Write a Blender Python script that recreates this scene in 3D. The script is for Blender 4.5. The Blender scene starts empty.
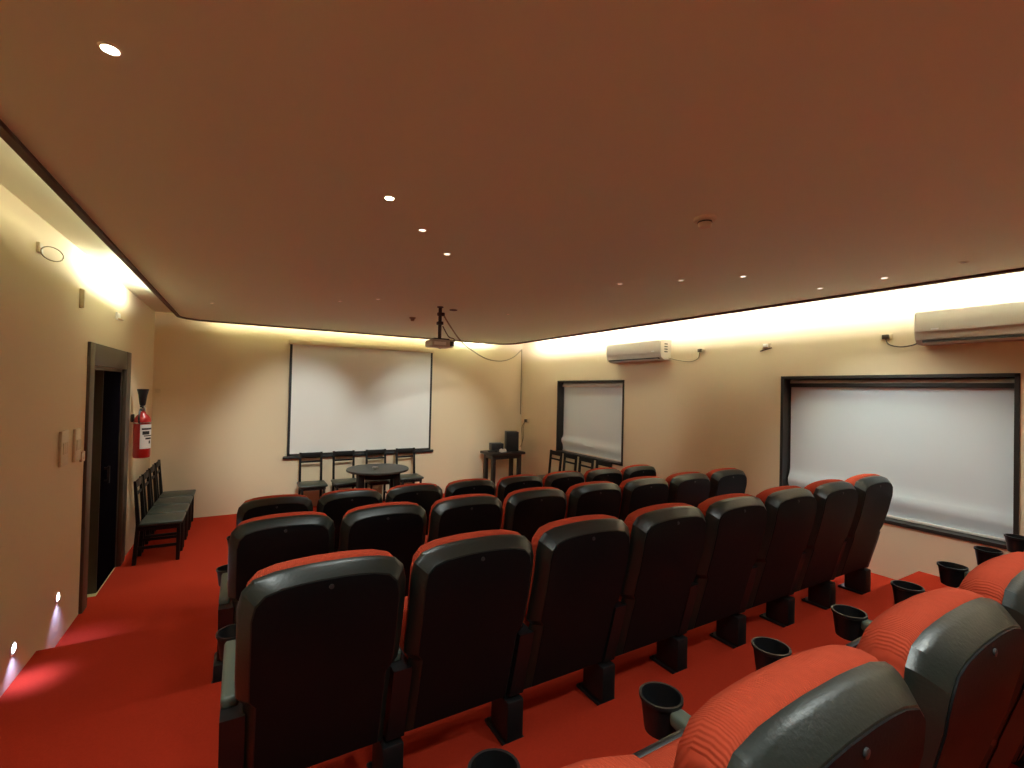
import bpy, bmesh, math, random
from mathutils import Vector, Matrix
random.seed(4)
scene = bpy.context.scene
COL = scene.collection

# ------------------------------------------------------------------ camera, world, light, exposure
CAM_Z = 1.974
cam_data = bpy.data.cameras.new('camera')
cam_data.sensor_fit = 'HORIZONTAL'; cam_data.sensor_width = 36.0
cam_data.lens = 36.0 * 462.85 / 1024.0
cam_data.clip_start = 0.02
cam = bpy.data.objects.new('camera', cam_data); COL.objects.link(cam)
_yaw, _pit, _rol = .5273, .0132, .0228
_fw = Vector((math.sin(_yaw)*math.cos(_pit), math.cos(_yaw)*math.cos(_pit), math.sin(_pit)))
_r0 = Vector((math.cos(_yaw), -math.sin(_yaw), 0)); _u0 = _r0.cross(_fw)
_r = _r0*math.cos(_rol) + _u0*math.sin(_rol); _u = -_r0*math.sin(_rol) + _u0*math.cos(_rol)
cam.matrix_world = Matrix(((_r.x, _u.x, -_fw.x, 0), (_r.y, _u.y, -_fw.y, 0), (_r.z, _u.z, -_fw.z, CAM_Z), (0, 0, 0, 1)))
scene.camera = cam

world = bpy.data.worlds.new('night'); scene.world = world; world.use_nodes = True
world.node_tree.nodes['Background'].inputs[0].default_value = (.02, .025, .035, 1)
world.node_tree.nodes['Background'].inputs[1].default_value = .2

scene.view_settings.view_transform = 'Standard'
scene.view_settings.look = 'None'
scene.view_settings.gamma = 1
scene.view_settings.exposure = 0.2
scene.view_settings.use_curve_mapping = False
scene.cycles.max_bounces = 16; scene.cycles.diffuse_bounces = 10

XL, XR, YB, YF = -1.091, 5.012, 8.187, -1.35          # left / right / back / behind-camera walls
ZC, ZP = 2.965, 2.874                                  # true ceiling, underside of the floating ceiling panel
PX0, PX1, PY0, PY1 = -.75, 4.50, -1.0, 7.93            # floating panel outline
COOL = (.96, 1.0, .88)

def area(name, loc, aim, sx, sy, watts, col=COOL, spread=180):
    l = bpy.data.lights.new(name, 'AREA'); l.shape = 'RECTANGLE'; l.size = sx; l.size_y = sy
    l.energy = watts; l.color = col; l.spread = math.radians(spread)
    o = bpy.data.objects.new(name, l); COL.objects.link(o); o.location = loc
    o.rotation_euler = (Vector(aim) - Vector(loc)).to_track_quat('-Z', 'Y').to_euler()
    return o

def spot(name, loc, aim, watts, angle, blend=.5, col=COOL, radius=.03):
    l = bpy.data.lights.new(name, 'SPOT'); l.energy = watts; l.spot_size = math.radians(angle)
    l.spot_blend = blend; l.color = col; l.shadow_soft_size = radius
    o = bpy.data.objects.new(name, l); COL.objects.link(o); o.location = loc
    o.rotation_euler = (Vector(aim) - Vector(loc)).to_track_quat('-Z', 'Y').to_euler()
    return o

ZG = 2.925
# cove lighting hidden in the gap above the floating panel's edge
def cove(name, p0, p1, out, watts, col=COOL):
    c = (Vector(p0) + Vector(p1)) / 2; L = (Vector(p1) - Vector(p0)).length
    o = area(name, c, c + Vector(out), .04, L, watts, col)
    z = -Vector(out).normalized(); y = (Vector(p1) - Vector(p0)).normalized(); x = y.cross(z)
    o.matrix_world = Matrix(((x.x, y.x, z.x, c.x), (x.y, y.y, z.y, c.y), (x.z, y.z, z.z, c.z), (0, 0, 0, 1)))
cove('cove_lamp_right', (4.468, -.7, ZG), (4.468, 5.4, ZG), (1, 0, -.5), 80, (1, 1, 1))
cove('cove_lamp_right_far', (4.468, 5.4, ZG), (4.468, 7.6, ZG), (1, 0, -.5), 36, (1, 1, 1))
cove('cove_lamp_left', (-.718, 4.7, ZG), (-.718, 6.2, ZG), (-1, 0, -.9), 27)
cove('cove_lamp_left_near', (-.718, -.6, ZG), (-.718, 4.7, ZG), (-1, 0, -.9), 9, (1, .94, .66))
cove('cove_lamp_back', (-.4, 7.898, ZG), (3.6, 7.898, ZG), (0, 1, -.5), 16, (1, .95, .72))
cove('cove_lamp_corner', (3.6, 7.898, ZG), (4.2, 7.898, ZG), (0, 1, -.5), 7)

# ------------------------------------------------------------------ materials
def mat(name, col, rough=.6, metal=0., spec=.5, noise=None, bump=None, emit=None, coat=0.):
    m = bpy.data.materials.new(name); m.use_nodes = True
    nt = m.node_tree; b = nt.nodes['Principled BSDF']
    b.inputs['Base Color'].default_value = (*col, 1); b.inputs['Roughness'].default_value = rough
    b.inputs['Metallic'].default_value = metal; b.inputs['Specular IOR Level'].default_value = spec
    b.inputs['Coat Weight'].default_value = coat
    tc = nt.nodes.new('ShaderNodeTexCoord')
    if noise:
        sc, amt = noise
        n = nt.nodes.new('ShaderNodeTexNoise'); n.inputs['Scale'].default_value = sc; n.inputs['Detail'].default_value = 4
        nt.links.new(tc.outputs['Object'], n.inputs['Vector'])
        mx = nt.nodes.new('ShaderNodeMix'); mx.data_type = 'RGBA'
        mx.inputs['A'].default_value = (*[c*(1-amt) for c in col], 1); mx.inputs['B'].default_value = (*[min(1, c*(1+amt)) for c in col], 1)
        nt.links.new(n.outputs['Fac'], mx.inputs['Factor']); nt.links.new(mx.outputs['Result'], b.inputs['Base Color'])
    if bump:
        kind, sc, st = bump
        if kind == 'noise':
            n = nt.nodes.new('ShaderNodeTexNoise'); n.inputs['Scale'].default_value = sc; n.inputs['Detail'].default_value = 3
        else:
            n = nt.nodes.new('ShaderNodeTexWave'); n.inputs['Scale'].default_value = sc; n.bands_direction = kind
        nt.links.new(tc.outputs['Object'], n.inputs['Vector'])
        bp = nt.nodes.new('ShaderNodeBump'); bp.inputs['Strength'].default_value = st; bp.inputs['Distance'].default_value = .004
        nt.links.new(n.outputs['Fac'], bp.inputs['Height']); nt.links.new(bp.outputs['Normal'], b.inputs['Normal'])
    if emit:
        b.inputs['Emission Color'].default_value = (*emit[0], 1); b.inputs['Emission Strength'].default_value = emit[1]
    return m

M = {}
M['wall'] = mat('cream_wall_paint', (.76, .63, .43), .75, noise=(1.3, .02), bump=('noise', 60, .08), spec=.2)
M['ceil'] = mat('cream_ceiling_paint', (.80, .80, .66), .8, spec=.1)
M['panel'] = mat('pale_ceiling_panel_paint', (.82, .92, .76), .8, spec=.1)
M['trimdark'] = mat('dark_ceiling_trim', (.07, .035, .022), .6)
M['carpet'] = mat('red_carpet', (.47, .038, .016), .95, noise=(90, .10), bump=('noise', 260, .5), spec=.05)
M['wood'] = mat('dark_door_wood', (.085, .065, .045), .45, noise=(7, .25))
M['woodblack'] = mat('black_door_panel', (.005, .004, .006), 1.0, spec=0.)
M['tile'] = mat('yellow_threshold_tile', (.62, .56, .28), .4)
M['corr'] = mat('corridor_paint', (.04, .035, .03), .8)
M['vinyl'] = mat('black_vinyl_shaded', (.007, .007, .008), .55, bump=('noise', 120, .1), spec=.15)  # shell vinyl again, darkened: shade on the rear panel put into the colour
M['band'] = mat('green_grey_vinyl_lit', (.014, .021, .017), .36, bump=('noise', 120, .15), spec=.6)  # same vinyl lightened: light on the bevelled edge put into the colour
M['armv'] = mat('green_black_arm_vinyl', (.11, .14, .11), .45, spec=.5)
M['fabric'] = mat('red_seat_fabric', (.48, .066, .030), .9, noise=(60, .12), bump=('X', 55, .4), spec=.1)
M['plastic'] = mat('black_plastic', (.010, .010, .011), .4)
M['iron'] = mat('black_painted_steel', (.008, .008, .009), .5)
M['stud'] = mat('dull_grey_stud', (.04, .04, .04), .4)
M['chrome'] = mat('worn_chrome', (.7, .7, .68), .25, metal=1)
M['chairwood'] = mat('dark_stained_chair_wood', (.008, .007, .006), .5, noise=(20, .2), spec=.3)
M['chairpad'] = mat('dark_green_black_chair_vinyl', (.045, .058, .048), .35)
M['tablewood'] = mat('dark_table_wood', (.045, .050, .042), .4, noise=(9, .2))
M['tablered'] = mat('dark_reddish_table_wood', (.022, .014, .012), .45, noise=(9, .2))
M['screen'] = mat('white_projection_fabric', (.82, .82, .78), .8, spec=.1)
M['blind'] = mat('white_blind_fabric', (.76, .84, .87), .8, bump=('Z', 40, .05), spec=.1)
M['blindbar'] = mat('white_blind_rail', (.72, .66, .60), .5)
M['black'] = mat('black_border', (.012, .012, .012), .6)
M['frame'] = mat('dark_window_wood', (.022, .018, .014), .45)
M['acwhite'] = mat('white_appliance_plastic', (.60, .53, .44), .35)
M['acdark'] = mat('dark_louvre', (.03, .028, .025), .5)
M['white'] = mat('white_plastic', (.88, .87, .83), .4)
M['cream'] = mat('cream_plastic', (.66, .54, .36), .4)
M['cable'] = mat('beige_cable', (.28, .22, .13), .6)
M['cabledark'] = mat('dark_cable', (.05, .035, .022), .6)
M['red'] = mat('red_gloss_paint', (.42, .012, .010), .3, coat=.4)
M['label'] = mat('white_label_paper', (.78, .76, .72), .6)
M['lamp_on'] = mat('lit_lamp', (1, 1, 1), .5, emit=((1, .95, .82), 60))
M['lamp_mid'] = mat('lamp_seen_aslant', (1, 1, 1), .5, emit=((1, .92, .78), 2.5))
M['lamp_dim'] = mat('shielded_lamp', (.8, .75, .65), .5, emit=((1, .88, .70), .8))
M['lamp_off'] = mat('unlit_lamp', (.25, .2, .15), .4)
M['led'] = mat('lit_step_light', (1, 1, 1), .5, emit=((.72, .80, 1), 30))
M['glass'] = mat('dark_window_glass', (.02, .025, .03), .05)
M['projector'] = mat('grey_white_projector_shell', (.55, .52, .46), .4)
M['pole'] = mat('dark_red_brown_pole', (.030, .006, .010), .5)

# ------------------------------------------------------------------ mesh helpers
class MB:
    """collects shapes into one mesh"""
    def __init__(s): s.v = []; s.f = []; s.sm = []
    def add(s, verts, faces, smooth=False):
        n = len(s.v); s.v += [tuple(p) for p in verts]; s.f += [[i+n for i in f] for f in faces]; s.sm += [smooth]*len(faces); return s
    def bm(s, bm, smooth=False, mtx=None):
        bm.verts.ensure_lookup_table(); bm.verts.index_update()
        s.add([(mtx @ v.co if mtx else v.co) for v in bm.verts], [[v.index for v in f.verts] for f in bm.faces], smooth); bm.free(); return s
    def box(s, a, b, bev=0., mtx=None, seg=2):
        bm = bmesh.new(); bmesh.ops.create_cube(bm, size=1)
        for v in bm.verts: v.co = Vector([(a[i]+b[i])/2 + v.co[i]*(b[i]-a[i]) for i in range(3)])
        if bev: bmesh.ops.bevel(bm, geom=bm.edges[:], offset=bev, segments=seg, profile=.5, affect='EDGES')
        return s.bm(bm, bool(bev), mtx)
    def lathe(s, prof, c=(0, 0, 0), n=24, axis='Z', smooth=True, mtx=None, sy=1.):
        verts = []; faces = []
        for r, h in prof:
            for i in range(n):
                t = 2*math.pi*i/n; x, y = r*math.cos(t), r*math.sin(t)*sy
                p = {'Z': (x, y, h), 'X': (h, x, y), 'Y': (y, h, x)}[axis]
                p = Vector((p[0]+c[0], p[1]+c[1], p[2]+c[2])); verts.append(mtx @ p if mtx else p)
        for k in range(len(prof)-1):
            for i in range(n):
                j = (i+1) % n; faces.append([k*n+i, k*n+j, (k+1)*n+j, (k+1)*n+i])
        faces.append([i for i in range(n)][::-1]); faces.append([(len(prof)-1)*n+i for i in range(n)])
        return s.add(verts, faces, smooth)
    def tube(s, pts, r, n=8):
        pts = [Vector(p) for p in pts]; verts = []; faces = []
        up = Vector((0, 0, 1))
        for k, p in enumerate(pts):
            d = (pts[min(k+1, len(pts)-1)] - pts[max(k-1, 0)]).normalized()
            a = d.cross(up if abs(d.z) < .95 else Vector((1, 0, 0))).normalized(); b = d.cross(a)
            rr = r[k] if isinstance(r, (list, tuple)) else r
            for i in range(n):
                t = 2*math.pi*i/n; verts.append(p + a*rr*math.cos(t) + b*rr*math.sin(t))
        for k in range(len(pts)-1):
            for i in range(n):
                j = (i+1) % n; faces.append([k*n+i, k*n+j, (k+1)*n+j, (k+1)*n+i])
        faces.append(list(range(n))[::-1]); faces.append([(len(pts)-1)*n+i for i in range(n)])
        return s.add(verts, faces, True)
    def build(s, name, m, parent=None, loc=None):
        me = bpy.data.meshes.new(name); me.from_pydata(s.v, [], s.f)
        bm = bmesh.new(); bm.from_mesh(me); bmesh.ops.recalc_face_normals(bm, faces=bm.faces); bm.to_mesh(me); bm.free()
        me.polygons.foreach_set('use_smooth', s.sm); me.set_sharp_from_angle(angle=math.radians(38))
        me.materials.append(M[m] if isinstance(m, str) else m)
        o = bpy.data.objects.new(name, me); COL.objects.link(o)
        if parent: o.parent = parent
        if loc: o.location = loc
        return o

def smooth_path(pts, n=8):
    pts = [Vector(p) for p in pts]; out = []
    for i in range(len(pts)-1):
        p0, p1, p2, p3 = pts[max(i-1, 0)], pts[i], pts[i+1], pts[min(i+2, len(pts)-1)]
        for k in range(n):
            t = k/n
            out.append(.5*((2*p1) + (p2-p0)*t + (2*p0-5*p1+4*p2-p3)*t*t + (3*p1-p0-3*p2+p3)*t**3))
    out.append(pts[-1]); return out

def tag(o, label, cat, group=None):
    o['label'] = label; o['category'] = cat
    if group: o['group'] = group
    return o
def thing(name, label, cat, loc=(0, 0, 0), rz=0., group=None):
    o = bpy.data.objects.new(name, None); COL.objects.link(o); o.empty_display_size = .1
    o.location = loc; o.rotation_euler = (0, 0, rz); return tag(o, label, cat, group)
def struct(o): o['kind'] = 'structure'; return o
def kids(o): return [c for c in bpy.data.objects if c.parent is o]
def copy_tree(o, parent=None, children=None):
    c = o.copy(); COL.objects.link(c)
    if parent: c.parent = parent
    for ch in children[o]: copy_tree(ch, c, children)
    return c
def child_map(o, d=None):
    d = {} if d is None else d; d[o] = list(o.children)
    for c in d[o]: child_map(c, d)
    return d

# ------------------------------------------------------------------ setting
T = [0, .094, .242, .383, .515]              # floor levels, front of the room to the back
NOSE = [5.32, 4.08, 2.92, 1.66]              # where each tier ends
prof = [(YB, 0)]
for i, y in enumerate(NOSE): prof += [(y, T[i]), (y, T[i+1])]
prof += [(YF, T[4]), (YF, -.2), (YB, -.2)]
b = MB(); n = len(prof)
b.add([(XL-.02, y, z) for y, z in prof] + [(XR+.02, y, z) for y, z in prof],
      [[i, (i+1) % n, n+(i+1) % n, n+i] for i in range(n)] + [list(range(n)), list(range(n, 2*n))])
struct(b.build('floor', 'carpet'))

DY0, DY1, DZ = 5.10, 6.37, 2.10
b = MB()
b.box((XL-.25, YF-.2, -.2), (XL, DY0, 3.1)); b.box((XL-.25, DY1, -.2), (XL, YB+.2, 3.1)); b.box((XL-.25, DY0, DZ), (XL, DY1, 3.1))
struct(b.build('wall_left', 'wall'))
W1 = (5.215, 6.93, .86, 2.167); W2 = (1.075, 2.845, .86, 2.188)       # the two window openings: y0, y1, z0, z1
b = MB()
b.box((XR, YF-.2, -.2), (XR+.25, W2[0], 3.1)); b.box((XR, W2[1], -.2), (XR+.25, W1[0], 3.1)); b.box((XR, W1[1], -.2), (XR+.25, YB+.2, 3.1))
for y0, y1, z0, z1 in (W1, W2):
    b.box((XR, y0, -.2), (XR+.25, y1, z0)); b.box((XR, y0, z1), (XR+.25, y1, 3.1))
struct(b.build('wall_right', 'wall'))
struct(MB().box((XL-.25, YB, -.2), (XR+.25, YB+.25, 3.1)).build('wall_back', 'wall'))
struct(MB().box((XL-.25, YF-.25, -.2), (XR+.25, YF, 3.1)).build('wall_rear', 'wall'))
struct(MB().box((XL-.25, YF-.25, ZC), (XR+.25, YB+.25, ZC+.15)).build('ceiling', 'ceil'))

def rrect(x0, x1, y0, y1, r, n=8):
    pts = []
    for cx, cy, a in ((x1-r, y1-r, 0), (x0+r, y1-r, 90), (x0+r, y0+r, 180), (x1-r, y0+r, 270)):
        for k in range(n+1):
            t = math.radians(a+90*k/n); pts.append((cx+r*math.cos(t), cy+r*math.sin(t)))
    return pts
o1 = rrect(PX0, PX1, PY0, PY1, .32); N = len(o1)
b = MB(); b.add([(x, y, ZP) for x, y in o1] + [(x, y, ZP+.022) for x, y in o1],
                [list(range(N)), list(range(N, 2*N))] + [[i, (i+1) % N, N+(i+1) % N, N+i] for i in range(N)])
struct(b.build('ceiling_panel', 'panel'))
e = .036
o0 = rrect(PX0-e, PX1+e, PY0-e, PY1+e, .32+e); zt, zb = ZP+.022, ZP-.020
b = MB(); rings = [[(x, y, zb) for x, y in o1], [(x, y, zb) for x, y in o0], [(x, y, zt) for x, y in o0], [(x, y, zt) for x, y in o1]]
b.add(sum(rings, []), [[k*N+i, k*N+(i+1) % N, ((k+1) % 4)*N+(i+1) % N, ((k+1) % 4)*N+i] for k in range(4) for i in range(N)])
struct(b.build('trim_1', 'trimdark'))

# door: dark casing, one closed black leaf, the other half open to a dark passage
d = struct(bpy.data.objects.new('door_1', None)); COL.objects.link(d)
b = MB()
b.box((XL-.02, 4.97, .0), (XL+.022, DY0+.01, 2.29), .006); b.box((XL-.02, DY1-.01, 0), (XL+.022, 6.56, 2.29), .006); b.box((XL-.02, DY0, 2.10), (XL+.018, DY1, 2.29), .006)
b.box((XL-.25, DY0, 2.07), (XL-.02, DY1, 2.11)); b.box((XL-.25, DY0-.01, 0), (XL-.02, DY0+.03, 2.1)); b.box((XL-.25, DY1-.03, 0), (XL-.02, DY1+.01, 2.1))
b.build('door_frame', 'wood', d)
b = MB(); b.box((XL-.14, 5.66, .005), (XL-.025, DY1-.03, 2.07), .004); leaf = b.build('door_leaf', 'woodblack', d)
MB().box((XL-.135, 5.648, .005), (XL-.03, 5.661, 2.07)).build('leaf_edge', 'wood', leaf)
b = MB(); b.lathe([(.010, 0), (.010, .16)], (XL+.01, 5.76, 1.0), 10); b.box((XL-.03, 5.752, 1.01), (XL+.01, 5.768, 1.03)); b.box((XL-.03, 5.752, 1.13), (XL+.01, 5.768, 1.15))
b.build('door_handle', 'iron', leaf)
struct(MB().box((XL-1.3, DY0-.2, -.06), (XL-.02, DY1+.2, .004)).build('floor_passage', 'tile'))
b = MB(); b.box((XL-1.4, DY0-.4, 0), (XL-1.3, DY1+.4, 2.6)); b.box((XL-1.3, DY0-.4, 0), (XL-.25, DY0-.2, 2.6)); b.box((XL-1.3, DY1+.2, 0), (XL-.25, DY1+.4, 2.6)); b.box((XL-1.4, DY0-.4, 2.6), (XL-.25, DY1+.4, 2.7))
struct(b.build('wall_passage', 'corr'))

spot('passage_fill', (XL-.75, 5.45, 2.5), (XL-.2, 5.45, 0), 14, 60, .5, (1, .95, .6))  # added warm fill to brighten the threshold tile; no fixture here
# windows: dark wood lining in the recess, dark glass, and a white roller blind hung in it
for k, (y0, y1, z0, z1) in enumerate((W1, W2)):
    w = struct(bpy.data.objects.new('window_%d' % (k+1), None)); COL.objects.link(w)
    b = MB(); t = .028
    b.box((XR-.012, y0, z0), (XR+.22, y0+t, z1)); b.box((XR-.012, y1-t, z0), (XR+.22, y1, z1))
    b.box((XR-.012, y0, z1-t), (XR+.22, y1, z1)); b.box((XR-.012, y0, z0), (XR+.22, y1, z0+t))
    b.build('window_frame', 'frame', w)
    MB().box((XR+.19, y0+t, z0+t), (XR+.20, y1-t, z1-t)).build('glass', 'glass', w)
    r = thing('roller_blind', ('white roller blind pulled down in the narrow window behind the row of chairs', 'wide white roller blind pulled down in the large window on the right wall')[k],
              'blind', (XR+.115, (y0+y1)/2, z0+t), 0, 'roller blinds')
    hw = (y1-y0)/2 - t - .012; H = z1-z0-2*t
    b = MB(); nv, nh = 24, 16; vs = []
    for i in range(nv+1):
        for j in range(nh+1):
            fz = i/nv; fy = j/nh*2-1
            bow = .035*math.exp(-((fz-.13-.02*fy)/.05)**2)*(1+.3*fy) + .004*math.sin(3*fy+4*fz)*(1-fz)
            vs.append((-bow, fy*hw, .016+fz*(H-.08)))
    fs = [[i*(nh+1)+j, i*(nh+1)+j+1, (i+1)*(nh+1)+j+1, (i+1)*(nh+1)+j] for i in range(nv) for j in range(nh)]
    n0 = len(vs); b.add(vs + [(x+.002, y, z) for x, y, z in vs], fs + [[q+n0 for q in f[::-1]] for f in fs], True)
    b.build('blind_fabric', 'blind', r)
    MB().lathe([(.028, -hw), (.028, hw)], (.004, 0, H-.034), 16, 'Y').build('roller_tube', 'blindbar', r)
    MB().box((-.045, -hw, H-.085), (-.03, hw, H-.045), .004).build('valance', 'acdark' if k else 'blindbar', r)
    MB().box((-.012, -hw, .002), (.010, hw, .022), .004).build('bottom_rail', 'blindbar', r)

# ------------------------------------------------------------------ cinema seats
def lerp_tab(tab, z):
    for (z0, y0), (z1, y1) in zip(tab, tab[1:]):
        if z <= z1 or (z1, y1) == tab[-1]:
            t = (z-z0)/(z1-z0); return y0 + (y1-y0)*t
LEAN = [(.15, .125), (.21, .105), (.45, .040), (.584, .003), (.724, -.036), (.84, -.060), (.92, -.068), (.99, -.064), (1.10, -.060)]
rows_o = []                                    # back outline: (z, half width), bottom to top
for z in (.205, .26, .34, .43, .52, .555): rows_o.append((z, .245))
for z in (.585,): rows_o.append((z, .268))
for z in (.66, .74, .82, .87, .90): rows_o.append((z, .270))
for k in range(1, 3):
    t = math.radians(90*k/3); rows_o.append((.905+.085*math.sin(t), .185+.085*math.cos(t)))
for w in (.17, .11, .05): rows_o.append((1.003-.012*(w/.19)**2, w))
ZMID, ZH = .60, .40
def layer(inset, dy, side=None):
    """left and right points of every outline row, scaled in by `inset`, pushed to depth dy from the rear face"""
    out = []
    for z, w in rows_o:
        zz = ZMID + (z-ZMID)*(1-inset/ZH); ww = w*(1-(inset if side is None else side)/.268)
        out.append((ww, lerp_tab(LEAN, zz)+dy, zz))
    return out
def pad(layers, NC=6):
    b = MB(); nr = len(rows_o); verts = []; faces = []
    def ring(l):                                # closed loop, right side up then left side down
        return [(w, y, z) for w, y, z in l] + [(-w, y, z) for w, y, z in reversed(l)]
    for l in layers: verts += ring(l)
    m = 2*nr
    for k in range(len(layers)-1):
        for i in range(m): faces.append([k*m+i, k*m+(i+1) % m, (k+1)*m+(i+1) % m, (k+1)*m+i])
    b.add(verts, faces, True)
    for l in (layers[0], layers[-1]):           # caps as strips so they can bend
        vs = [(w*(2*j/NC-1), y, z) for w, y, z in l for j in range(NC+1)]
        fs = [[i*(NC+1)+j, i*(NC+1)+j+1, (i+1)*(NC+1)+j+1, (i+1)*(NC+1)+j] for i in range(nr-1) for j in range(NC)]
        b.add(vs, fs, True)
    bm = bmesh.new(); me = bpy.data.meshes.new('t'); me.from_pydata(b.v, [], b.f); bm.from_mesh(me)
    bmesh.ops.remove_doubles(bm, verts=bm.verts, dist=1e-5); bpy.data.meshes.remove(me)
    out = MB(); out.bm(bm, True); return out

def make_seat(right_arm):
    t = thing('cinema_seat', '', 'cinema seat')
    pad([layer(.052, .0), layer(.044, .0), layer(.044, .008)]).build('back_panel', 'vinyl', t)
    pad([layer(.046, .003), layer(.040, .004), layer(.011, .036), layer(.005, .048), layer(.003, .060)]).build('back_shell', 'band', t).data.set_sharp_from_angle(angle=math.radians(24))
    pad([layer(.006, .0605, .018), layer(-.003, .070, .018), layer(-.006, .092, .018), layer(-.002, .118, .020), layer(.018, .148, .030), layer(.05, .164, .05), layer(.10, .170, .10)]).build('back_cushion', 'fabric', t)
    # tip-up seat, folded against the back
    b = MB(); b.box((-.222, 0, 0), (.222, .12, .40), .045, Matrix.Translation((0, .285, .27)) @ Matrix.Rotation(math.radians(9), 4, 'X'), 3)
    b.build('seat_cushion', 'fabric', t)
    b = MB(); b.box((-.212, .118, .03), (.212, .138, .37), .008, Matrix.Translation((0, .285, .27)) @ Matrix.Rotation(math.radians(9), 4, 'X'))
    b.build('seat_pan', 'plastic', t)
    MB().lathe([(.004, -.004), (.008, -.003), (.008, .004)], (0, lerp_tab(LEAN, .935), .935), 14, 'Y').build('emblem', 'stud', t)
    for sx in ((-1, 1) if right_arm else (-1,)):
        x = .279*sx
        pr = [(.125, .215), (.062, .45), (.045, .525), (.47, .525), (.43, .42), (.38, .31), (.28, .215)]; n = len(pr)
        b = MB(); b.add([(x-(.026 if sx < 0 else .045), y, z) for y, z in pr] + [(x+(.045 if sx < 0 else .026), y, z) for y, z in pr], [list(range(n)), list(range(n, 2*n))] + [[i, (i+1) % n, n+(i+1) % n, n+i] for i in range(n)])
        arm = b.build('armrest', 'plastic', t)
        b = MB(); b.box((x-.0265, .11, .518), (x+.0265, .515, .560), .014, seg=3); b.build('arm_pad', 'armv', arm)
        b = MB(); c = (x+.004, .567, .460)
        b.lathe([(.036, .0), (.046, .006), (.058, .095), (.063, .098), (.063, .108), (.056, .108), (.048, .03), (.020, .022), (.002, .022)], c, 24)
        b.build('cup_holder', 'plastic', arm)
        b = MB(); b.box((x-.043, .11, .015), (x+.043, .27, .200), .01)
        p = b.build('pedestal', 'iron', t)
        b = MB(); b.box((x-.055, .09, .0), (x+.055, .31, .018), .006)
        for fx in (-.04, .04):
            for fy in (.10, .295): b.lathe([(.006, .016), (.006, .024)], (x+fx, fy, 0), 8)
        b.build('foot_plate', 'iron', p)
    return t

ORD = ['first', 'second', 'third', 'fourth', 'fifth', 'sixth', 'seventh', 'eighth']
ROWN = ['front row', 'second row', 'third row', 'back row']
ROWX = [.255, .225, .270, .250]; PITCH = [.56, .56, .553, .56]; ROWY = [4.064, 2.872, 1.673, .395]
proto = {False: make_seat(False), True: make_seat(True)}
cmap = {k: child_map(v) for k, v in proto.items()}
used = set()
for r in range(4):
    for i in range(8):
        last = i == 7
        s = proto[last] if last not in used else copy_tree(proto[last], None, cmap[last])
        used.add(last)
        s.location = (ROWX[r]+PITCH[r]*i, ROWY[r], T[r+1])
        where = 'at the left aisle' if i == 0 else 'at the right end' if last else ORD[i] + ' from the left aisle'
        s['label'] = 'black vinyl cinema seat, %s in the %s%s' % (where, ROWN[r], ' from the screen' if r in (1, 2) else '')
        s['group'] = 'cinema seats in the ' + ROWN[r]

# ------------------------------------------------------------------ dining chairs
def make_chair():
    t = thing('dining_chair', '', 'chair')
    for sx in (-1, 1):
        MB().box((sx*.157-.016, .17, 0), (sx*.157+.016, .205, .43), .004).build('leg', 'chairwood', t)
        b = MB(); x0, x1 = sx*.157-.016, sx*.157+.016        # rear leg runs up into the back post
        pr = [(-.215, 0, .036), (-.19, .43, .036), (-.222, .90, .026)]
        vs = [(x, y+d, z) for y, z, w in pr for x, d in ((x0, 0), (x1, 0), (x1, w), (x0, w))]
        b.add(vs, [[0, 1, 2, 3], [8, 9, 10, 11]] + [[k*4+i, k*4+(i+1) % 4, k*4+4+(i+1) % 4, k*4+4+i] for k in range(2) for i in range(4)])
        b.build('leg', 'chairwood', t)
        MB().box((sx*.157-.010, -.17, .16), (sx*.157+.010, .18, .19), .003).build('stretcher', 'chairwood', t)
    MB().box((-.150, -.216, .822), (.150, -.196, .895), .004).build('back_rail', 'chairwood', t)
    MB().box((-.150, -.211, .735), (.150, -.193, .765), .004).build('back_rail', 'chairwood', t)
    b = MB(); b.box((-.180, -.185, .365), (.180, .195, .412), .004); b.build('seat_frame', 'chairwood', t)
    MB().box((-.205, -.16, .41), (.205, .225, .448), .016, seg=3).build('seat_pad', 'chairpad', t)
    return t
chair0 = make_chair(); chmap = child_map(chair0); first = True
def chair(x, y, rz, label, group):
    global first
    c = chair0 if first else copy_tree(chair0, None, chmap); first = False
    c.location = (x, y, 0); c.rotation_euler = (0, 0, rz); c['label'] = label; c['group'] = group
for i, x in enumerate((.985, 1.49, 2.02, 2.54)):
    chair(x, 7.87, math.pi, 'dark wooden dining chair under the projection screen, %s' % ('leftmost, clear of the round table', 'second from the left', 'third from the left, behind the round table', 'rightmost, at the right of the round table')[i], 'chairs under the screen')
for i in range(4):
    chair(-.76, 6.50+.445*i, -math.pi/2, 'dark wooden dining chair against the left wall, %s' % ('nearest the door', 'second from the door', 'third from the door', 'farthest from the door, in the corner')[i], 'chairs along the left wall')
for i in range(4):
    chair(4.70, 5.52+.425*(3-i), math.pi/2, 'dark wooden dining chair in front of the narrow window, %s' % ('nearest the corner table', 'second from the corner table', 'third from the corner table', 'farthest from the corner table')[i], 'chairs in front of the narrow window')

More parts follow.
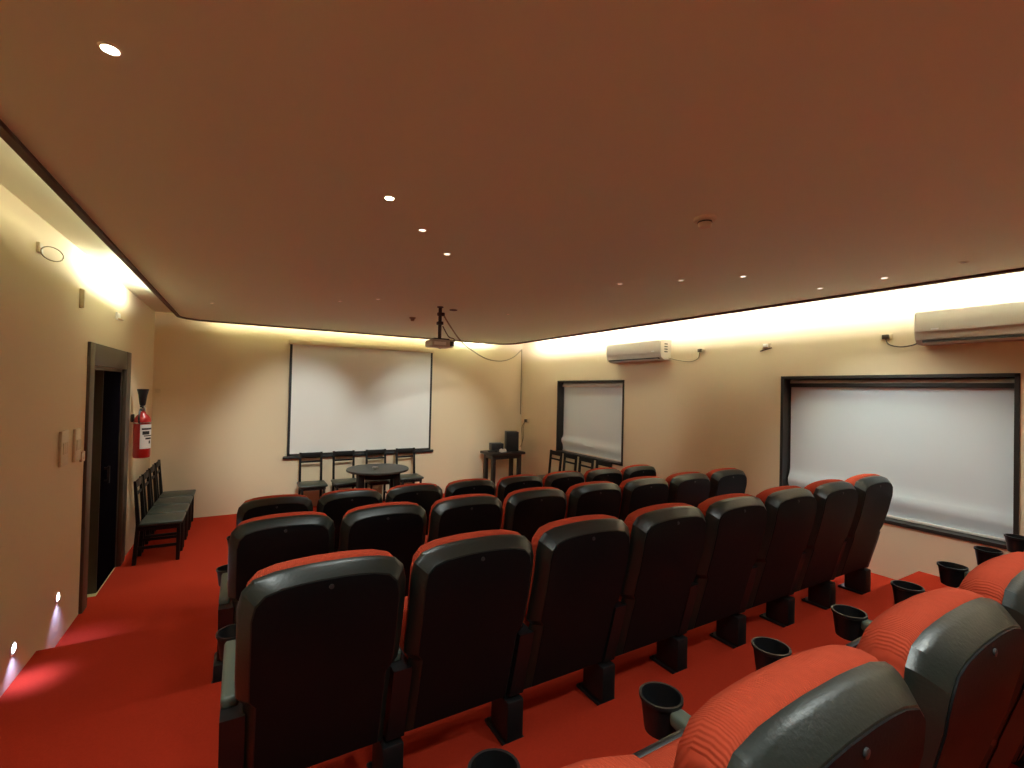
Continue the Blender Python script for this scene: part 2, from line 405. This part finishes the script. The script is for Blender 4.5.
# ------------------------------------------------------------------ tables and what stands on them
t = thing('round_table', 'low dark round table in front of the chairs under the projection screen', 'table', (1.80, 7.05, 0))
MB().lathe([(.42, .715), (.45, .722), (.455, .735), (.45, .75), (.42, .754)], n=48).build('tabletop', 'tablewood', t)
for k in range(4):
    a = math.radians(35+90*k); x, y = .355*math.cos(a), .355*math.sin(a)
    MB().box((x-.042, y-.042, 0), (x+.042, y+.042, .716), .006).build('leg', 'chairwood', t)
MB().lathe([(.29, .63), (.31, .63), (.31, .716), (.29, .716)], n=40).build('apron', 'chairwood', t)
tag(MB().lathe([(.024, 0), (.028, .004), (.042, .030), (.039, .030), (.028, .008), (.002, .008)], n=20).build('cup', 'white', loc=(1.74, 6.98, .7535)), 'small white cup on the round table', 'cup')

tx, ty = 4.37, 7.80
t = thing('side_table', 'dark wooden side table in the corner beside the projection screen', 'table', (tx, ty, 0))
MB().box((-.37, -.24, .745), (.37, .24, .795), .010).build('tabletop', 'tablered', t)
MB().box((-.31, -.19, .67), (.31, .19, .746), .004).build('apron', 'tablered', t)
for sx in (-1, 1):
    for sy in (-1, 1):
        MB().box((sx*.28-.035, sy*.15-.035, 0), (sx*.28+.035, sy*.15+.035, .74), .005).build('leg', 'tablered', t)
s = thing('loudspeaker', 'tall black loudspeaker standing on the corner side table', 'speaker', (4.56, 7.80, .795), -.35)
MB().box((-.12, -.12, 0), (.12, .12, .375), .008).build('cabinet', 'plastic', s)
MB().box((-.11, -.128, .02), (.11, -.119, .355), .004).build('grille', 'black', s)
s = thing('amplifier', 'small black amplifier box beside the loudspeaker on the corner side table', 'amplifier', (4.27, 7.88, .795), -.2)
MB().box((-.12, -.10, .012), (.12, .10, .15), .008).build('case', 'plastic', s)
MB().box((-.112, -.105, .022), (.112, -.098, .14), .003).build('front_panel', 'black', s)
MB().lathe([(.018, 0), (.018, .014)], (.06, -.118, .08), 14, 'Y').build('knob', 'iron', s)
b = MB()
for sx in (-.09, .09):
    for sy in (-.07, .07): b.lathe([(.012, 0), (.012, .013)], (sx, sy, 0), 8)
b.build('feet', 'iron', s)
m = thing('microphone', 'dark handheld item lying at the front of the corner side table', 'microphone', (4.10, 7.72, .795))
MB().lathe([(.012, -.09), (.016, .05), (.020, .055)], (0, 0, .024), 14, 'X').build('handle', 'plastic', m)
MB().lathe([(.012, .055), (.022, .07), (.024, .085), (.016, .105), (.004, .11)], (0, 0, .024), 14, 'X').build('head', 'iron', m)
b = MB(); vs = []; fs = []
for i in range(7):
    for j in range(7):
        x, y = (i-3)*.019, (j-3)*.014; vs.append((x+.004*math.sin(j*2.1), y, .045+.028*math.sin(i*1.7+j)*math.cos(j*1.3)))
fs = [[i*7+j, i*7+j+1, (i+1)*7+j+1, (i+1)*7+j] for i in range(6) for j in range(6)]
b.add(vs + [(x, y, 0.0) for x, y, z in vs], fs + [[q+49 for q in f] for f in fs] +
      [[a, c, c+49, a+49] for a, c in [(j, j+1) for j in range(6)] + [(42+j, 43+j) for j in range(6)] + [(i*7, i*7+7) for i in range(6)] + [(i*7+6, i*7+13) for i in range(6)]])
tag(b.build('crumpled_cloth', 'label', loc=(4.30, 7.67, .7955)), 'small crumpled white cloth at the front of the corner side table', 'cloth')

# ------------------------------------------------------------------ projection screen
sc = thing('projection_screen', 'large white pull-down projection screen with black borders on the back wall', 'screen', (1.834, YB-.047, 0))
x0, x1, z0, z1 = -1.194, 1.194, .80, 2.655
MB().box((x0+.035, -.002, z0+.07), (x1-.035, .002, z1-.02)).build('screen_fabric', 'screen', sc)
b = MB(); b.box((x0, -.003, z0+.05), (x0+.037, .003, z1-.02)); b.box((x1-.037, -.003, z0+.05), (x1, .003, z1-.02)); b.box((x0, -.003, z0+.035), (x1, .003, z0+.075)); b.build('black_border', 'black', sc)
MB().box((x0-.02, -.03, z1-.03), (x1+.02, .045, z1+.045), .01).build('case', 'cream', sc)
MB().lathe([(.012, x0-.06), (.024, x0-.05), (.024, x1+.05), (.012, x1+.06)], (0, 0, z0+.02), 14, 'X').build('bottom_bar', 'black', sc)

# ------------------------------------------------------------------ ceiling projector
p = thing('projector', 'ceiling projector hanging on a dark pole in front of the projection screen', 'projector', (1.86, 4.80, ZP))
MB().lathe([(.035, -.001), (.035, -.010), (.024, -.014)], n=20).build('ceiling_plate', 'pole', p)
MB().lathe([(.019, -.012), (.019, -.36)], n=14).build('pole', 'pole', p)
b = MB(); b.box((-.030, -.03, -.20), (.030, .03, -.165), .004); b.box((-.026, -.026, -.10), (.045, .026, -.065), .004); b.build('clamp', 'pole', p)
MB().box((-.09, -.07, -.370), (.09, .07, -.353), .004).build('mount_plate', 'iron', p)
body = MB().box((-.128, -.12, -.415), (.132, .12, -.335), .022, seg=3).build('body', 'projector', p)
body.location.z = -.035
MB().lathe([(.038, 0), (.042, .02), (.036, .03), (.03, .02), (.002, .02)], (.06, .115, -.376), 20, 'Y').build('lens', 'plastic', body)
MB().box((.075, -.123, -.402), (.122, -.118, -.350), .002).build('vent', 'acdark', body)
MB().box((-.105, -.123, -.398), (.03, -.118, -.362), .002).build('port_panel', 'white', body)
path = smooth_path([(1.905, 4.83, 2.80), (2.083, 5.050, 2.708), (2.367, 5.400, 2.594), (2.742, 5.900, 2.536), (3.370, 6.600, 2.462), (3.976, 7.200, 2.487), (4.522, 7.750, 2.607), (4.915, 8.10, 2.79), (4.955, 8.145, 2.80), (4.966, 8.155, 2.70), (4.970, 8.160, 2.0), (4.970, 8.160, 1.48)], 8)
tag(MB().tube(path, .009, 6).build('projector_cable', 'cable'), 'long cable sagging from the projector pole to the room corner and down', 'cable')
path = smooth_path([(1.89, 4.79, 2.66), (1.99, 4.86, 2.56), (2.08, 4.92, 2.545), (2.06, 4.87, 2.50), (1.99, 4.82, 2.50)], 8)
o = MB().tube([q - Vector((1.86, 4.80, ZP)) for q in path], .006, 6).build('power_cable', 'cabledark', p)

# ------------------------------------------------------------------ air conditioners
def air_con(yc, L, label, flip):
    t = thing('air_conditioner', label, 'air conditioner', (XR, yc, 2.43), 0, 'split air conditioners on the right wall')
    pr = [(0, .0), (-.13, .0), (-.19, .035), (-.205, .09), (-.205, .235), (-.18, .265), (-.02, .27), (0, .265)]
    h = L/2; n = len(pr); b = MB()
    b.add([(x, -h, z) for x, z in pr] + [(x, h, z) for x, z in pr], [list(range(n)), list(range(n, 2*n))] + [[i, (i+1) % n, n+(i+1) % n, n+i] for i in range(n)])
    b.build('housing', 'acwhite', t)
    MB().box((-.216, -h+.012, .095), (-.203, h-.012, .262), .005).build('front_panel', 'acwhite', t)
    b = MB()
    for k in range(3): b.box((-.185+.03*k, -h+.06, -.006), (-.172+.03*k, h-.06, .022))
    b.build('louvre', 'acwhite', t)
    MB().box((-.195, -h+.05, .012), (-.12, h-.05, .03)).build('outlet', 'acdark', t)
    b = MB()
    for k in range(4): b.box((-.13, -h-.003, .10+.035*k), (-.07, -h+.004, .115+.035*k))
    b.build('side_vent', 'acdark', t)
    MB().box((-.219, (h-.16 if flip else -h+.10), .108), (-.214, (h-.11 if flip else -h+.15), .120)).build('indicator', 'label', t)
    return t
air_con(4.87, 1.06, 'white split air conditioner above the narrow window', False)
air_con(1.02, 1.24, 'white split air conditioner above the large window, with a cable at its left end', True)

# ------------------------------------------------------------------ fire extinguisher on the left wall
fx = thing('fire_extinguisher', 'red fire extinguisher hanging on the left wall beside the door', 'fire extinguisher', (XL+.11, 6.74, 1.10))
MB().lathe([(.060, 0), (.078, .008), (.082, .03), (.082, .40), (.076, .445), (.055, .485), (.030, .51), (.026, .53)], n=28).build('cylinder', 'red', fx)
b = MB()
for k, (za, zb2, r) in enumerate(((.11, .385, .0828),)):
    vs = []; fs = []
    for i in range(13):
        a = math.radians(-95 + 100*i/12)
        for z in (za, zb2): vs.append((r*math.cos(a), r*math.sin(a), z))
    for i in range(12): fs.append([2*i, 2*i+2, 2*i+3, 2*i+1])
    b.add(vs, fs, True)
lab = b.build('paper_label', 'label', fx)
b = MB()
for za, zb2, a0, a1 in ((.325, .345, -85, -5), (.27, .31, -80, -30), (.25, .262, -70, 0), (.215, .235, -60, -10), (.165, .20, -35, -20)):
    vs = []; fs = []
    for i in range(7):
        a = math.radians(a0+(a1-a0)*i/6)
        for z in (za, zb2): vs.append((.0834*math.cos(a), .0834*math.sin(a), z))
    for i in range(6): fs.append([2*i, 2*i+2, 2*i+3, 2*i+1])
    b.add(vs, fs, True)
b.build('print', 'black', lab)
b = MB(); b.lathe([(.022, .525), (.026, .535), (.026, .575), (.016, .585)], n=16); b.box((-.012, -.012, .575), (.012, .11, .592), .004); b.build('valve', 'chrome', fx)
b = MB(); b.box((-.012, -.13, .545), (.012, -.02, .560), .004); b.box((-.012, -.12, .585), (.012, -.01, .600), .004); b.build('handle', 'iron', fx)
MB().lathe([(.024, .60), (.030, .62), (.042, .72), (.056, .785), (.058, .79), (.052, .79), (.036, .72), (.002, .64)], (0, -.03, 0), 20).build('discharge_horn', 'plastic', fx)
MB().tube(smooth_path([(0, -.02, .555), (-.005, -.11, .56), (-.008, -.165, .49), (-.008, -.155, .42), (-.005, -.085, .40)], 8), .009, 8).build('hose', 'plastic', fx)
MB().box((-.10, -.03, .41), (-.078, .03, .50), .004).build('bracket', 'iron', fx)
b = MB(); b.lathe([(.0832, .395), (.0845, .397), (.0845, .409), (.0825, .411)], n=28); b.build('strap', 'chrome', fx)

# ------------------------------------------------------------------ wall fittings
def plate(label, name, cat, y, z, h, w, wall='L', mt='cream', group=None):
    s = 1 if wall == 'L' else -1; x = XL if wall == 'L' else XR
    t = thing(name, label, cat, (x, y, z), 0, group)
    MB().box((min(0, s*.018), -w/2, -h/2), (max(0, s*.018), w/2, h/2), .004).build('face_plate', mt, t)
    return t
for y, z, lab in ((4.43, 1.49, 'tall cream switch plate on the left wall, farther from the door'), (4.74, 1.48, 'tall cream switch plate on the left wall, right beside the door')):
    t = plate(lab, 'switch_plate', 'light switch', y, z, .25, .15, 'L', 'cream', 'switch plates beside the door')
    for k in range(3): MB().box((.017, -.05+.035*k, -.04), (.024, -.022+.035*k, .04), .003).build('rocker', 'cream', t)
t = plate('small cream socket on the left wall tight against the door casing', 'wall_socket', 'socket', 4.89, 1.37, .08, .08); MB().lathe([(.02, .017), (.02, .021)], (0, 0, 0), 14, 'X').build('socket_face', 'cream', t)
t = plate('narrow upright cream trunking piece high on the left wall', 'cable_trunking', 'trunking', 4.72, 2.60, .15, .03); MB().box((.017, -.010, -.07), (.028, .010, .07), .003).build('cover', 'cream', t)
t = plate('small white socket high on the left wall above the door', 'wall_socket', 'socket', 5.93, 2.615, .07, .13, 'L', 'white'); MB().box((.017, -.05, -.035), (.05, .05, -.02), .003).build('lip', 'cream', t)
t = plate('small round socket with coiled wire high on the left wall', 'wall_socket', 'socket', 3.86, 2.77, .06, .06, 'L', 'cream')
MB().tube([(.055+.036*math.cos(a), .045+.060*math.cos(a), -.02+.042*math.sin(a)) for a in [2.6+.32*k for k in range(28)]], .0035, 6).build('wire_coil', 'cable', t)
t = thing('wall_socket', 'tiny cream socket on the back wall above the extinguisher corner', 'socket', (-1.03, YB, 1.85))
MB().box((-.03, -.018, -.03), (.03, 0, .03), .004).build('face_plate', 'cream', t); MB().lathe([(.012, -.022), (.012, -.017)], (0, 0, 0), 12, 'Y').build('socket_face', 'cream', t)
for y, z, lab in ((3.86, 2.53, 'small white socket between the two air conditioners, nearer the narrow window'), (3.01, 2.53, 'small white socket with a plug and stub of wire, between the air conditioners'), (1.905, 2.53, 'small socket feeding the cable of the air conditioner above the large window')):
    t = plate(lab, 'wall_socket', 'socket', y, z, .05, .09, 'R', 'cream', 'sockets high on the right wall')
    MB().box((-.045, -.025, -.02), (-.016, .025, .018), .005).build('plug', 'cabledark' if y != 3.01 else 'white', t)
    if y == 3.01: MB().tube(smooth_path([(-.03, .06, -.06), (-.03, .0, -.045), (-.03, -.07, -.03)], 5), .006, 6).build('wire', 'cabledark', t)
tag(MB().tube(smooth_path([(XR-.03, 1.905, 2.52), (XR-.03, 1.88, 2.46), (XR-.03, 1.80, 2.432), (XR-.03, 1.71, 2.44), (XR-.04, 1.655, 2.465)], 6), .006, 6).build('supply_cable', 'cabledark'), 'thin cable from the socket to the air conditioner above the large window', 'cable')
tag(MB().tube(smooth_path([(XR-.06, 4.33, 2.455), (XR-.03, 4.20, 2.42), (XR-.012, 4.02, 2.395), (XR-.012, 3.90, 2.43), (XR-.02, 3.87, 2.50)], 6), .005, 6).build('supply_cable', 'cable'), 'thin cable from the socket to the air conditioner above the narrow window', 'cable')
t = plate('cream socket in the corner above the side table, with hanging wires', 'wall_socket', 'socket', 7.97, 1.36, .10, .14, 'R', 'cream')
MB().box((-.05, -.03, -.03), (-.016, .03, .03), .005).build('plug', 'cabledark', t)
for k, dy in enumerate((0, .05)):
    MB().tube(smooth_path([(-.045, 0+dy*.3, -.02), (-.05, .06+dy, -.15), (-.06, .02+dy, -.32), (-.09, .03, -.46), (-.14, -.02+dy, -.53)], 6), .006, 6).build('wire', 'cable', t)

# step lights: recessed white eyelids low on the side walls
def step_light(x, y, z, s, label):
    t = thing('step_light', label, 'step light', (x, y, z), 0, 'step lights low on the walls')
    b = MB(); b.lathe([(.034, 0), (.040, s*.004), (.036, s*.008), (.026, s*.008)], (0, 0, 0), 20, 'X'); b.build('bezel', 'white', t)
    MB().lathe([(.026, s*.0082), (.022, s*.010)], (0, 0, 0.004), 16, 'X').build('lens', 'led', t)
    spot('step_lamp', (x+s*.05, y, z), (x+s*.10, y, z-.5), 5.0, 100, .9, (.42, .45, 1), .012)
step_light(XL, 4.43, .44, 1, 'lit step light low on the left wall, nearer the door')
step_light(XL, 3.70, .44, 1, 'lit step light low on the left wall, farther from the door')
step_light(XR, 2.30, .62, -1, 'lit step light low on the right wall under the large window')

# ------------------------------------------------------------------ ceiling fittings
def downlight(x, y, lamp, label, r=.026, aim=None, watts=0, angle=80, blend=.85):
    t = thing('downlight', label, 'downlight', (x, y, ZP), 0, 'recessed ceiling downlights')
    MB().lathe([(r*.72, .0), (r, -.001), (r*1.02, -.004), (r*.8, -.006), (r*.72, -.002)], n=20).build('trim_ring', 'ceil', t)
    MB().lathe([(r*.7, -.0035), (r*.45, -.0045), (.001, -.005)], n=16).build('lamp', lamp, t)
    if watts: spot('downlight_beam', (x, y, ZP-.03), aim or (x, y, 0), watts, angle, blend, (.91, 1, .95), .09)
D = [(.4, .1, 'lamp_on', 'downlight above the back row near its left end', (.4, .3, 0), 60, 120),
     (2.0, .1, 'lamp_on', 'downlight above the middle of the back row', (2.0, .3, 0), 60, 120),
     (3.6, .1, 'lamp_on', 'downlight above the back row near its right end', (3.6, .3, 0), 40, 120),
     (-.333, 1.629, 'lamp_on', 'brightest downlight, over the left aisle nearest the camera', (-.2, 2.2, 0), 35, 80),
     (.579, 2.189, 'lamp_on', 'lit downlight, first of the slanting line of three near mid ceiling', None, 22, 100),
     (.860, 2.527, 'lamp_mid', 'lit downlight, second of the slanting line of three near mid ceiling', (1.2, 3.4, 0), 12, 100),
     (1.155, 2.883, 'lamp_mid', 'lit downlight, third of the slanting line of three near mid ceiling', (1.8, 4.8, 0), 16, 100),
     (.868, 5.142, 'lamp_dim', 'dim downlight left of the projector, aimed at the left half of the screen', (.78, 8.1, 1.25), 270, 46),
     (1.175, 4.779, 'lamp_dim', 'dim downlight left of the projector, close beside its pole', (1.2, 5.6, 0), 70, 100),
     (2.695, 4.76, 'lamp_dim', 'dim downlight right of the projector, towards the right wall', (2.95, 8.1, 1.15), 330, 48),
     (2.67, 2.853, 'lamp_dim', 'dim downlight, farthest of the slanting line of three at the right', (5.0, 5.9, 1.2), 90, 56),
     (2.971, 2.488, 'lamp_dim', 'dim downlight, middle of the slanting line of three at the right', (3.4, 2.6, 0), 10, 100),
     (3.24, 2.139, 'lamp_mid', 'dim downlight, nearest of the slanting line of three at the right', (5.0, 1.7, 1.0), 60, 70),
     (4.095, 2.021, 'lamp_mid', 'small downlight at the right ceiling edge, in line with the large window', (5.0, 1.9, .9), 30, 90),
     (4.102, 1.579, 'lamp_mid', 'small downlight at the right ceiling edge, near the large air conditioner', (4.6, 1.4, 0), 12, 90),
     (4.033, 1.122, 'lamp_off', 'unlit downlight at the right ceiling edge, nearest the picture edge', None, 0, 90),
     (-.318, 6.179, 'lamp_dim', 'dim downlight over the row of chairs at the left wall', (-.4, 7.0, 0), 60, 100)]
for x, y, m, lab, aim, w, ang in D: downlight(x, y, m, lab, aim=aim, watts=w, angle=ang)

def detector(x, y, r, label, m='ceil'):
    t = thing('smoke_detector', label, 'smoke detector', (x, y, ZP), 0, 'smoke detectors')
    MB().lathe([(r, 0), (r*1.02, -.008), (r*.92, -.016), (r*.6, -.018)], n=28).build('base', m, t)
    MB().lathe([(r*.62, -.017), (r*.6, -.034), (r*.5, -.046), (.002, -.048)], n=28).build('sensor_head', m, t)
    MB().lathe([(r*.64, -.020), (r*.64, -.027), (r*.58, -.027), (r*.58, -.020)], n=28).build('slot', 'acdark', t)
detector(2.016, 1.545, .055, 'round smoke detector on the ceiling above the third row of seats')
detector(1.856, 5.75, .040, 'small brown smoke detector on the ceiling just beyond the projector pole', 'cable')
t = thing('ceiling_vent_plate', 'small flat dark plate on the ceiling right of the projector pole', 'plate', (2.057, 4.90, ZP))
MB().lathe([(.045, 0), (.045, -.006), (.03, -.009), (.002, -.009)], n=20).build('cover', 'cabledark', t)
